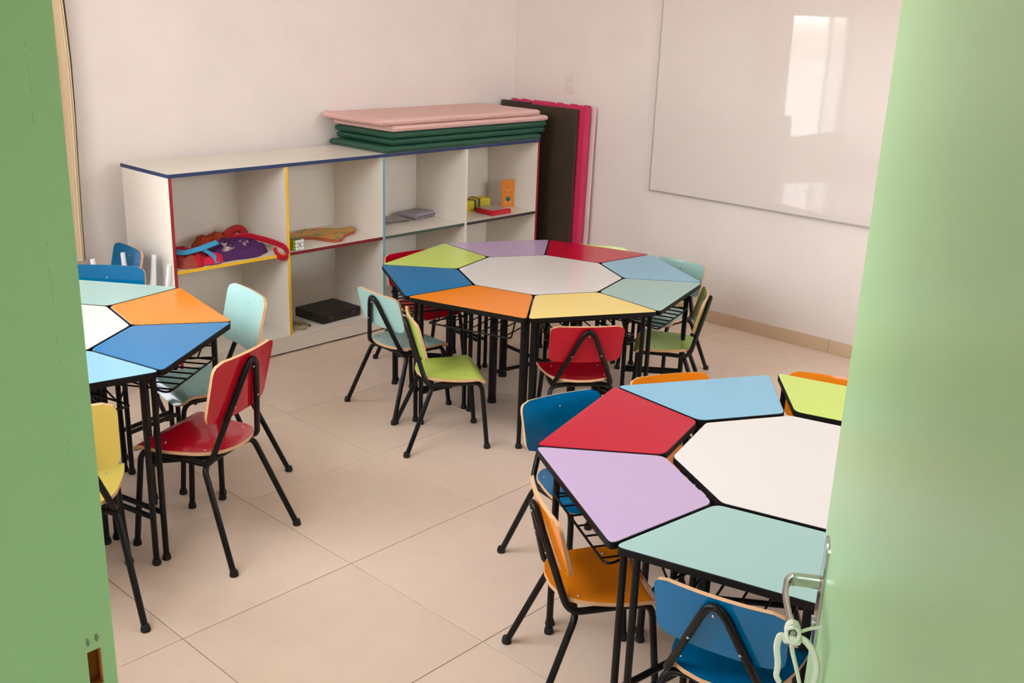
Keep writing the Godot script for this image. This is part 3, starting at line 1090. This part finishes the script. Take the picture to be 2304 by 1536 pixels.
func build_cabinet() -> void:
	var cb := thing("cubby_shelf", "long white open cubby shelf with coloured edge strips against the wall", "shelf", Vector3(-4.432, 0, -3.566))
	# local x: front is +0.215, back -0.215; local z from +1.249 to -1.249
	var F := 0.215
	var z0 := 1.249
	var st := begin()
	var panel := func(called: String, a: Vector3, b: Vector3, m: Material) -> MeshInstance3D:
		var s := begin()
		rbox(s, (a + b) * 0.5, (b - a).abs(), 0.0008)
		return part(called, s, m, cb)
	var strip := func(a: Vector3, b: Vector3, m: Material, p: Node3D) -> void:
		var s := begin()
		rbox(s, (a + b) * 0.5, (b - a).abs(), 0.0006)
		part("edge_strip", s, m, p)
	var top: MeshInstance3D = panel.call("top_panel", Vector3(-F, 0.955, -z0), Vector3(F, 0.972, z0), M.white_lam)
	strip.call(Vector3(F, 0.955, -z0), Vector3(F + 0.0015, 0.972, z0), M.b_navy, top)
	strip.call(Vector3(-F, 0.955, z0), Vector3(F + 0.0015, 0.972, z0 + 0.0015), M.b_navy, top)
	var bot: MeshInstance3D = panel.call("bottom_panel", Vector3(-F, 0.079, -z0 + 0.016), Vector3(F, 0.096, z0 - 0.016), M.white_lam)
	strip.call(Vector3(F, 0.079, -z0 + 0.016), Vector3(F + 0.0012, 0.096, z0 - 0.016), M.white_lam, bot)
	panel.call("plinth", Vector3(F - 0.018, 0.009, -z0 + 0.016), Vector3(F - 0.001, 0.079, z0 - 0.016), M.white_lam)
	panel.call("back_panel", Vector3(-F, 0.02, -z0 + 0.016), Vector3(-F + 0.006, 0.955, z0 - 0.016), M.white_lam)
	var bands := [M.b_red, M.b_yellow, M.b_sky, M.b_white, M.b_red]
	for i in 5:
		var zc: float = z0 - 0.008 - i * (2 * z0 - 0.016) / 4.0
		var y0 := 0.006 if i == 0 or i == 4 else 0.096
		var p: MeshInstance3D = panel.call("side_panel" if i == 0 or i == 4 else "divider", Vector3(-F + 0.006, y0, zc - 0.008), Vector3(F, 0.955, zc + 0.008), M.white_lam)
		strip.call(Vector3(F, y0, zc - 0.008), Vector3(F + 0.0015, 0.955, zc + 0.008), bands[i], p)
	var cap := begin()
	lathe(cap, PackedVector2Array([Vector2(0, 0.0015), Vector2(0.007, 0.001), Vector2(0.009, -0.0004)]), 10, Transform3D(Basis.IDENTITY, Vector3(0.09, 0.9722, 0.33)))
	part("screw_cap", cap, M.skirting, cb)
	var sb := [M.b_yellow, M.b_maroon, M.b_green, M.b_dark]
	for i in 4:
		var za: float = z0 - 0.016 - i * (2 * z0 - 0.016) / 4.0
		var zb: float = za - (2 * z0 - 0.016) / 4.0 + 0.016
		var y := 0.527
		var p: MeshInstance3D = panel.call("shelf_board", Vector3(-F + 0.006, y - 0.016, zb), Vector3(F - 0.002, y, za), M.white_lam)
		strip.call(Vector3(F - 0.002, y - 0.016, zb), Vector3(F - 0.0006, y, za), sb[i], p)
	for e in [z0 - 0.06, 0.0, -z0 + 0.06]:
		for xx in [-F + 0.05, F - 0.05]:
			var s := begin()
			rod(s, Vector3(xx, 0, e), Vector3(xx, 0.079, e), 0.014)
			part("foot", s, M.rubber, cb)

func soft_slab(st: SurfaceTool, c: Vector3, s: Vector3, sd: int, puff := 0.006) -> void:
	var tmp := begin()
	rbox(tmp, Vector3.ZERO, s, s.y * 0.46, 4)
	var nz := FastNoiseLite.new()
	nz.seed = sd
	nz.frequency = 2.2
	# a finer net than the rounded box alone gives: lay it out on a grid
	var nx := 26
	var nn := 50
	for side in [1.0, -1.0]:
		var g := []
		for i in nx + 1:
			var row := []
			for j in nn + 1:
				var u := -1.0 + 2.0 * i / nx
				var v := -1.0 + 2.0 * j / nn
				u = sign(u) * (1.0 - pow(1.0 - absf(u), 1.6))
				v = sign(v) * (1.0 - pow(1.0 - absf(v), 1.8))
				var dx := (1.0 - absf(u)) * s.x * 0.5
				var dz := (1.0 - absf(v)) * s.z * 0.5
				var d := minf(dx, dz)
				var r := s.y * 0.5
				var hgt := r * (sqrt(1.0 - pow(1.0 - minf(d / r, 1.0), 2.0)))
				var wob := nz.get_noise_2d(u * s.x, v * s.z * 1.3)
				if side > 0.0:
					hgt += puff * (wob * 0.6 + 0.25) * smoothstep(0.0, 0.06, d)
				var edge := 0.006 * nz.get_noise_2d(u * s.x * 2.0 + 9.0, v * s.z * 2.0)
				row.append(c + Vector3(u * s.x * 0.5 + edge * signf(u) * smoothstep(0.05, 0.0, dx), side * hgt, v * s.z * 0.5 + edge * signf(v) * smoothstep(0.05, 0.0, dz)))
			g.append(row)
		for i in nx:
			for j in nn:
				var ps := []
				var ns := []
				for e in [[i, j], [i, j + 1], [i + 1, j + 1], [i + 1, j]]:
					var a: int = e[0]
					var b: int = e[1]
					var du: Vector3 = g[mini(a + 1, nx)][b] - g[maxi(a - 1, 0)][b]
					var dv: Vector3 = g[a][mini(b + 1, nn)] - g[a][maxi(b - 1, 0)]
					var n := dv.cross(du).normalized()
					if n.y * side < 0.0:
						n = -n
					ps.append(g[a][b])
					ns.append(n)
				tri(st, ps[0], ps[1], ps[2], ns[0], ns[1], ns[2])
				tri(st, ps[0], ps[2], ps[3], ns[0], ns[2], ns[3])

func build_mats() -> void:
	var t := 0.0365
	var spec := [
		[-3.575, -4.82, -4.213, -4.7, M.mat_green, "dark green vinyl nap mat at the bottom of the stack on the cubby shelf"],
		[-3.63, -4.862, -4.222, -4.7, M.mat_green, "dark green vinyl nap mat second from the bottom of the stack"],
		[-3.622, -4.866, -4.216, -4.705, M.mat_green, "topmost dark green vinyl nap mat under the pink mats"],
		[-3.615, -4.868, -4.205, -4.71, M.mat_pink, "pink nap mat lying on the dark green mats"],
		[-3.545, -4.79, -4.205, -4.715, M.mat_pink, "pink nap mat on top of the stack on the cubby shelf"],
	]
	for i in spec.size():
		var s: Array = spec[i]
		var c := Vector3((s[2] + s[3]) * 0.5, 0.972 + t * i, (s[0] + s[1]) * 0.5)
		var o := thing("nap_mat", s[5], "mat", c, 0.0, "nap mats stacked on the cubby shelf")
		var size := Vector3(absf(s[3] - s[2]), t - 0.003, absf(s[1] - s[0]))
		var st := begin()
		soft_slab(st, Vector3(0, t * 0.5 - 0.0014, 0), size, 20 + i, 0.004)
		part("cover", st, s[4], o)
		# welded seam along the edge and a folded flap at the end
		st = begin()
		var hx := size.x * 0.5 + 0.001
		var hz := size.z * 0.5 + 0.001
		tube(st, bent([Vector3(-hx + 0.01, t * 0.5, hz), Vector3(hx, t * 0.5, hz), Vector3(hx, t * 0.5, -hz), Vector3(-hx + 0.01, t * 0.5, -hz)], 0.012), 0.0022, 6)
		part("seam", st, s[4], o)
		if i >= 3:
			st = begin()
			band(st, PackedVector3Array([Vector3(hx - 0.02, t * 0.62, hz - 0.004), Vector3(0.05, t * 0.8, hz + 0.001), Vector3(-hx + 0.04, t * 0.95, hz - 0.006)]), [Vector3(0, 0.5, 0.3)], 0.02, 0.002)
			part("folded_flap", st, s[4], o)

func blob(st: SurfaceTool, c: Vector3, a: float, b: float, h: float, turn: float, sd: int, paint: Callable, ragged := 0.12, rough := 0.35) -> void:
	var nz := FastNoiseLite.new()
	nz.seed = sd
	nz.frequency = 1.0
	var N := 34
	var K := 14
	var bs := Basis(Vector3.UP, turn)
	var g := []
	for i in K + 1:
		var row := []
		for j in N:
			var th := TAU * j / N
			var r := float(i) / K
			var edge := 1.0 + ragged * nz.get_noise_2d(cos(th) * 1.4 + sd, sin(th) * 1.4)
			var p := Vector3(cos(th) * a * r * edge, 0, sin(th) * b * r * edge)
			var y := h * pow(1.0 - pow(r, 3.0), 0.5) * (1.0 + rough * nz.get_noise_2d(p.x * 22.0, p.z * 22.0 + sd * 3)) + 0.0006
			row.append([c + bs * (p + Vector3(0, y, 0)), Vector2(cos(th) * r, sin(th) * r)])
		g.append(row)
	for i in K:
		for j in N:
			var k := (j + 1) % N
			var q := [g[i][j], g[i][k], g[i + 1][k], g[i + 1][j]]
			for t in [[0, 1, 2], [0, 2, 3]]:
				var pa: Vector3 = q[t[0]][0]
				var pb: Vector3 = q[t[1]][0]
				var pc: Vector3 = q[t[2]][0]
				var n := (pb - pa).cross(pc - pa)
				if n.length() < 1e-12:
					continue
				n = n.normalized()
				var flip := n.y > 0.0
				var order: Array = [t[0], t[2], t[1]] if flip else [t[0], t[1], t[2]]
				for e in order:
					st.set_color(paint.call(q[e][1]))
					st.set_smooth_group(0)
					st.add_vertex(q[e][0])
	st.index()
	st.generate_normals()

func build_shelf_things() -> void:
	var Y := 0.5278
	# cloth bags on the first shelf
	var solid := func(c: Color) -> Callable: return func(_p: Vector2) -> Color: return c
	var bags := "cloth bags on the yellow-edged shelf"
	var o := thing("drawstring_bag", "flattened red cloth bag with light blue straps on the yellow-edged shelf", "bag", Vector3(-4.325, Y, -2.445), 0.0, bags)
	var st := begin()
	blob(st, Vector3.ZERO, 0.1, 0.108, 0.062, 0.0, 4, func(p: Vector2) -> Color: return lin(186, 12, 38) if p.x < 0.5 or p.y < 0.1 else lin(150, 24, 34).lerp(lin(150, 110, 70), 0.25 + 0.25 * sin(p.x * 40.0) * sin(p.y * 37.0)), 0.25, 0.55)
	part("pouch", st, M.shell, o)
	st = begin()
	blob(st, Vector3(0.06, 0.004, -0.1), 0.04, 0.075, 0.036, 0.35, 6, solid.call(lin(206, 14, 60)), 0.3, 0.6)
	part("flap", st, M.shell, o)
	var sky := mat([64, 160, 204], 0.7)
	st = begin()
	band(st, bent([Vector3(-0.05, 0.066, 0.03), Vector3(0.02, 0.072, 0.075), Vector3(0.06, 0.068, 0.05), Vector3(0.055, 0.074, -0.04), Vector3(0.035, 0.084, -0.12), Vector3(0.03, 0.088, -0.15)], 0.035), [Vector3(0.75, -0.45, 0.1)], 0.028, 0.004)
	part("strap", st, sky, o)
	st = begin()
	band(st, bent([Vector3(0.04, 0.074, -0.05), Vector3(0.075, 0.05, -0.085), Vector3(0.096, 0.03, -0.095), Vector3(0.103, 0.008, -0.1)], 0.02), [Vector3(0.1, 0.1, 0.9)], 0.026, 0.004)
	part("strap", st, sky, o)
	o = thing("drawstring_bag", "purple cloth bag with a beige printed pattern on the yellow-edged shelf", "bag", Vector3(-4.345, Y, -2.705), 0.0, bags)
	var spots := [[Vector2(0.62, 0.34), 0.13], [Vector2(0.5, 0.27), 0.09], [Vector2(0.3, 0.1), 0.07], [Vector2(0.42, -0.06), 0.07], [Vector2(0.46, -0.2), 0.06], [Vector2(0.2, 0.28), 0.08], [Vector2(0.22, -0.1), 0.06], [Vector2(0.36, -0.32), 0.05]]
	st = begin()
	blob(st, Vector3.ZERO, 0.115, 0.185, 0.066, 0.0, 9, func(p: Vector2) -> Color:
		for e in spots:
			if (p - e[0]).length() < e[1] * 0.8:
				return lin(206, 176, 168)
		return lin(72, 28, 84), 0.15, 0.5)
	part("pouch", st, M.shell, o)
	var red := mat([196, 16, 44], 0.75)
	st = begin()
	band(st, bent([Vector3(-0.05, 0.075, -0.02), Vector3(-0.03, 0.078, -0.11), Vector3(0.04, 0.06, -0.17), Vector3(0.09, 0.045, -0.2), Vector3(0.123, 0.03, -0.225), Vector3(0.137, -0.012, -0.232), Vector3(0.14, -0.022, -0.2), Vector3(0.136, -0.006, -0.172), Vector3(0.11, 0.03, -0.17)], 0.022), [Vector3(0.35, 0.8, 0.15)], 0.03, 0.008)
	part("strap", st, red, o)
	o = thing("drawstring_bag", "rust orange cloth bag lying behind the purple bag", "bag", Vector3(-4.52, Y, -2.7), 0.0, bags)
	st = begin()
	blob(st, Vector3(0, 0, -0.03), 0.08, 0.15, 0.068, 0.0, 14, func(p: Vector2) -> Color: return lin(178, 64, 30) if p.y > -0.35 else lin(168, 30, 34), 0.2, 0.5)
	part("pouch", st, M.shell, o)
	st = begin()
	tube(st, bent([Vector3(0.02, 0.055, -0.06), Vector3(0.01, 0.08, -0.1), Vector3(0.015, 0.092, -0.145), Vector3(0.03, 0.07, -0.17), Vector3(0.035, 0.04, -0.165)], 0.03), 0.022, 9, 0.02, 0.8)
	part("strap", st, mat([170, 30, 34], 0.85), o)
	# puzzle cube
	o = thing("puzzle_cube", "three by three puzzle cube with yellow-green and white faces on the shelf", "toy", Vector3(-4.252, Y, -3.015), deg_to_rad(4.0))
	st = begin()
	rbox(st, Vector3(0, 0.0285, 0), Vector3(0.056, 0.056, 0.056), 0.002)
	part("core", st, M.black, o)
	var sticker := {0: mat([238, 236, 232], 0.3), 1: mat([190, 200, 40], 0.3), 2: mat([96, 112, 44], 0.3)}
	st = begin()
	rbox(st, Vector3.ZERO, Vector3(0.0165, 0.0016, 0.0165), 0.0007)
	var sm := st.commit()
	for f in 3:
		for i in 3:
			for j in 3:
				var s := part_mesh("sticker", sm, sticker[f], o)
				var u := (i - 1) * 0.0184
				var v := (j - 1) * 0.0184
				if f == 0:
					s.rotation.z = PI / 2
					s.position = Vector3(0.0282, 0.0285 + u, v)
				elif f == 1:
					s.rotation.x = PI / 2
					s.position = Vector3(u, 0.0285 + v, 0.0282)
				else:
					s.position = Vector3(u, 0.0567, v)
				if f == 0 and i == 1 and j == 1:
					var d := begin()
					rod(d, Vector3(0, -0.001, 0), Vector3(0, -0.0012, 0), 0.005, 10)
					part("round_mark", d, M.b_maroon, s)
	# wavy wooden animal puzzle
	o = thing("wooden_toy", "flat wavy wooden toy painted orange and olive beside the puzzle cube", "toy", Vector3(-4.4, Y, -3.36), 0.0)
	var outline := PackedVector2Array([Vector2(-0.06, 0.27), Vector2(-0.02, 0.24), Vector2(-0.02, 0.17), Vector2(0.02, 0.13), Vector2(0.1, 0.115), Vector2(0.15, 0.09), Vector2(0.14, 0.04), Vector2(0.09, 0.0), Vector2(0.05, -0.06), Vector2(0.03, -0.13), Vector2(-0.02, -0.17), Vector2(-0.06, -0.19), Vector2(-0.09, -0.17), Vector2(-0.06, -0.13), Vector2(-0.1, -0.08), Vector2(-0.15, -0.02), Vector2(-0.17, 0.08), Vector2(-0.13, 0.17), Vector2(-0.11, 0.24)])
	var wood := mat([222, 150, 62], 0.5)
	var ni := FastNoiseLite.new()
	ni.seed = 31
	ni.frequency = 0.03
	var im := ni.get_seamless_image(128, 128)
	im.convert(Image.FORMAT_RGB8)
	for yy in 128:
		for xx in 128:
			var v := im.get_pixel(xx, yy).r
			im.set_pixel(xx, yy, Color8(226, 150, 66) if v > 0.5 else (Color8(196, 178, 84) if v > 0.36 else Color8(150, 140, 80)))
	wood.albedo_color = Color.WHITE
	wood.albedo_texture = ImageTexture.create_from_image(im)
	wood.uv1_triplanar = true
	wood.uv1_world_triplanar = true
	wood.uv1_scale = Vector3(3, 3, 3)
	st = begin()
	slab(st, round_poly(outline, 0.02, 3), 0.0, 0.017, 0.003)
	part("body", st, mat([170, 84, 44], 0.6), o)
	st = begin()
	slab(st, inset(round_poly(outline, 0.02, 3), 0.0035), 0.0165, 0.0178, 0.0004)
	part("painted_face", st, wood, o)
	# two flat grey pouches
	var gray := mat([178, 166, 166], 0.7)
	var gray2 := mat([164, 154, 164], 0.7)
	o = thing("flat_case", "thin greyish brown booklet lying on the shelf with the blue edge strip", "booklet", Vector3(-4.52, Y, -3.875), deg_to_rad(-8))
	st = begin()
	rbox(st, Vector3(0, 0.008, 0), Vector3(0.14, 0.014, 0.17), 0.003, 2)
	part("cover", st, gray, o)
	st = begin()
	rbox(st, Vector3(0.0, 0.008, 0), Vector3(0.1405, 0.006, 0.1705), 0.001)
	part("page_block", st, M.b_dark, o)
	o = thing("flat_case", "thicker mauve grey pouch leaning on the thin booklet", "pouch", Vector3(-4.53, Y, -4.08), deg_to_rad(10))
	st = begin()
	soft_slab(st, Vector3(0, 0.017, 0), Vector3(0.15, 0.032, 0.2), 77, 0.003)
	part("cover", st, gray2, o)
	st = begin()
	tube(st, PackedVector3Array([Vector3(0.076, 0.018, -0.09), Vector3(0.077, 0.018, 0.0), Vector3(0.076, 0.018, 0.09)]), 0.002, 6)
	part("zip", st, M.b_dark, o)
	# last compartment
	o = thing("picture_card", "upright orange printed card leaning on the end panel of the shelf", "card", Vector3(-4.42, Y, -4.776), deg_to_rad(52))
	var pic := Image.create(64, 128, false, Image.FORMAT_RGB8)
	pic.fill(Color8(232, 138, 34))
	var r2 := RandomNumberGenerator.new()
	r2.seed = 8
	for i in 26:
		var p := Vector2i(r2.randi_range(2, 56), r2.randi_range(42, 112))
		pic.fill_rect(Rect2i(p, Vector2i(r2.randi_range(3, 11), r2.randi_range(3, 9))), Color8(236, 176, 96) if i % 3 else Color8(214, 112, 40))
	for yy in range(80, 104):
		for xx in range(16, 36):
			if pow((xx - 26) / 9.0, 2) + pow((yy - 92) / 11.0, 2) < 1.0:
				pic.set_pixel(xx, yy, Color8(36, 104, 108))
	pic.fill_rect(Rect2i(20, 38, 4, 4), Color8(120, 50, 20))
	var pm := StandardMaterial3D.new()
	pm.albedo_texture = ImageTexture.create_from_image(pic)
	pm.roughness = 0.45
	st = begin()
	for k in [[0, 1, 2], [0, 2, 3]]:
		for q in [k[0], k[2], k[1]]:
			var c := [Vector2(-0.5, 0), Vector2(0.5, 0), Vector2(0.5, 1), Vector2(-0.5, 1)]
			var v: Vector2 = c[q]
			st.set_normal(Vector3(0, 0, 1))
			st.set_uv(Vector2(v.x + 0.5, 1.0 - v.y))
			st.add_vertex(Vector3(v.x * 0.105, v.y * 0.172, 0.0024))
	part("printed_face", st, pm, o)
	st = begin()
	rbox(st, Vector3(0, 0.086, 0), Vector3(0.106, 0.172, 0.004), 0.001)
	part("card_stock", st, mat([226, 132, 40], 0.6), o)
	var yel := mat([232, 206, 40], 0.5)
	for i in 2:
		o = thing("yellow_box", ["small yellow box with a dark band beside the shelf divider", "small yellow box with ruled sides behind the red tray"][i], "box", [Vector3(-4.49, Y, -4.45), Vector3(-4.52, Y, -4.6)][i], deg_to_rad([6.0, -10.0][i]))
		st = begin()
		rbox(st, Vector3(0, 0.031, 0), Vector3(0.09, 0.062, 0.11), 0.003)
		part("carton", st, yel, o)
		for k in 3:
			st = begin()
			rbox(st, Vector3(0.0453, 0.016 + 0.014 * k, 0), Vector3(0.0012, 0.002, 0.09), 0.0005)
			part("printed_line", st, M.b_green, o)
		st = begin()
		rbox(st, Vector3(0, 0.0315, -0.045 if i == 0 else 0.03), Vector3(0.0925, 0.0645, 0.02), 0.001)
		part("band", st, M.b_green, o)
	o = thing("red_tray", "low red plastic tray with a clear grey lid at the shelf edge", "tray", Vector3(-4.335, Y, -4.54), deg_to_rad(-2))
	var redp := mat([206, 22, 44], 0.3)
	st = begin()
	rbox(st, Vector3(0, 0.012, 0), Vector3(0.15, 0.022, 0.165), 0.004, 2)
	part("body", st, redp, o)
	st = begin()
	rbox(st, Vector3(0, 0.027, 0), Vector3(0.145, 0.007, 0.16), 0.002)
	part("lid_rim", st, redp, o)
	st = begin()
	rbox(st, Vector3(0, 0.0312, 0), Vector3(0.125, 0.003, 0.14), 0.001)
	part("lid", st, mat([186, 172, 158], 0.25), o)
	# lower compartment: black case and a crumpled bag
	o = thing("black_case", "flat black case lying in the lower compartment", "case", Vector3(-4.375, 0.0965, -3.3), deg_to_rad(3))
	st = begin()
	rbox(st, Vector3(0, 0.026, 0), Vector3(0.23, 0.05, 0.27), 0.006, 2)
	part("body", st, mat([30, 26, 22], 0.5), o)
	st = begin()
	rbox(st, Vector3(0, 0.029, 0), Vector3(0.232, 0.003, 0.272), 0.001)
	part("lid_seam", st, M.rubber, o)
	for s in [-1.0, 1.0]:
		st = begin()
		rbox(st, Vector3(0.117, 0.028, s * 0.08), Vector3(0.006, 0.016, 0.03), 0.002)
		part("latch", st, mat([58, 52, 60], 0.3), o)
	o = thing("crumpled_bag", "crumpled olive plastic bag beside the black case", "bag", Vector3(-4.345, 0.0965, -3.04), 0.0)
	st = begin()
	blob(st, Vector3.ZERO, 0.11, 0.075, 0.018, 0.3, 51, func(p: Vector2) -> Color: return lin(188, 174, 140) if sin(p.x * 9.0 + p.y * 4.0) > -0.3 else lin(100, 98, 74), 0.4, 0.8)
	part("film", st, M.shell, o)

func build_corner_things() -> void:
	# boards leaning in the corner
	var spec := [
		["notice_board", "dark brown board leaning in the corner behind the cubby shelf", -4.715, -4.072, 1.155, -4.985, 0.018, M.dark_board],
		["notice_board", "hot pink paper-covered board leaning behind the dark board", -4.66, -4.03, 1.17, -5.031, 0.05, M.pink_paper],
		["notice_board", "pale pink board leaning against the wall behind the hot pink board", -4.6, -4.01, 1.165, -5.082, 0.012, M.pale_board],
	]
	for s in spec:
		var o := thing(s[0], s[1], "board", Vector3((s[2] + s[3]) * 0.5, 0, s[5]), 0.0, "boards leaning in the corner")
		o.rotation.x = deg_to_rad(-1.0)
		o.position.z += 0.012
		var st := begin()
		rbox(st, Vector3(0, s[4] * 0.5 + 0.001, 0), Vector3(s[3] - s[2], s[4], s[6]), 0.002)
		part("panel", st, s[7], o)
		if s[7] == M.pink_paper:
			var rng := RandomNumberGenerator.new()
			rng.seed = 12
			var w: float = (s[3] - s[2]) * 0.5
			for k in 12:
				var x := -w + 0.03 + k * 2.0 * w / 12.0
				st = begin()
				var y: float = s[4]
				rbox(st, Vector3(x, y + 0.003, rng.randf_range(-0.02, 0.02)), Vector3(0.053, rng.randf_range(0.006, 0.014), 0.002), 0.0008)
				part("torn_paper", st, s[7], o)
		elif s[7] == M.dark_board:
			st = begin()
			rbox(st, Vector3(-0.2, s[4] + 0.004, -0.006), Vector3(0.24, 0.012, 0.028), 0.002)
			part("top_strip", st, M.b_dark, o)
	# chair in the corner beside the shelf
	var c := make_chair(2, "c_blue")
	c.name = numbered("school_chair")
	add_child(c)
	c.position = Vector3(-4.455, 0, -2.1)
	c.rotation.y = deg_to_rad(176.0)
	tag(c, "worn blue plywood chair pushed into the corner beside the cubby shelf", "chair")
	# white stool turned upside down on it
	var o := thing("plastic_stool", "white plastic stool turned upside down with its legs in the air", "stool", Vector3(-4.3, 0.352, -2.13), 0.0)
	var st := begin()
	rbox(st, Vector3(0.035, 0.013, -0.01), Vector3(0.37, 0.022, 0.25), 0.009, 3)
	part("seat", st, M.plastic_white, o)
	var tops := [Vector3(-4.388, 0.6, -2.021), Vector3(-4.426, 0.6, -2.183), Vector3(-4.302, 0.6, -2.269), Vector3(-4.099, 0.6, -2.234)]
	var roots := [Vector3(-4.38, 0.37, -2.045), Vector3(-4.405, 0.37, -2.19), Vector3(-4.3, 0.37, -2.245), Vector3(-4.12, 0.37, -2.215)]
	for i in 4:
		st = begin()
		tube(st, PackedVector3Array([roots[i] - o.position, tops[i] - o.position]), 0.021, 10, 0.0125, 0.85)
		part("leg", st, M.plastic_white, o)
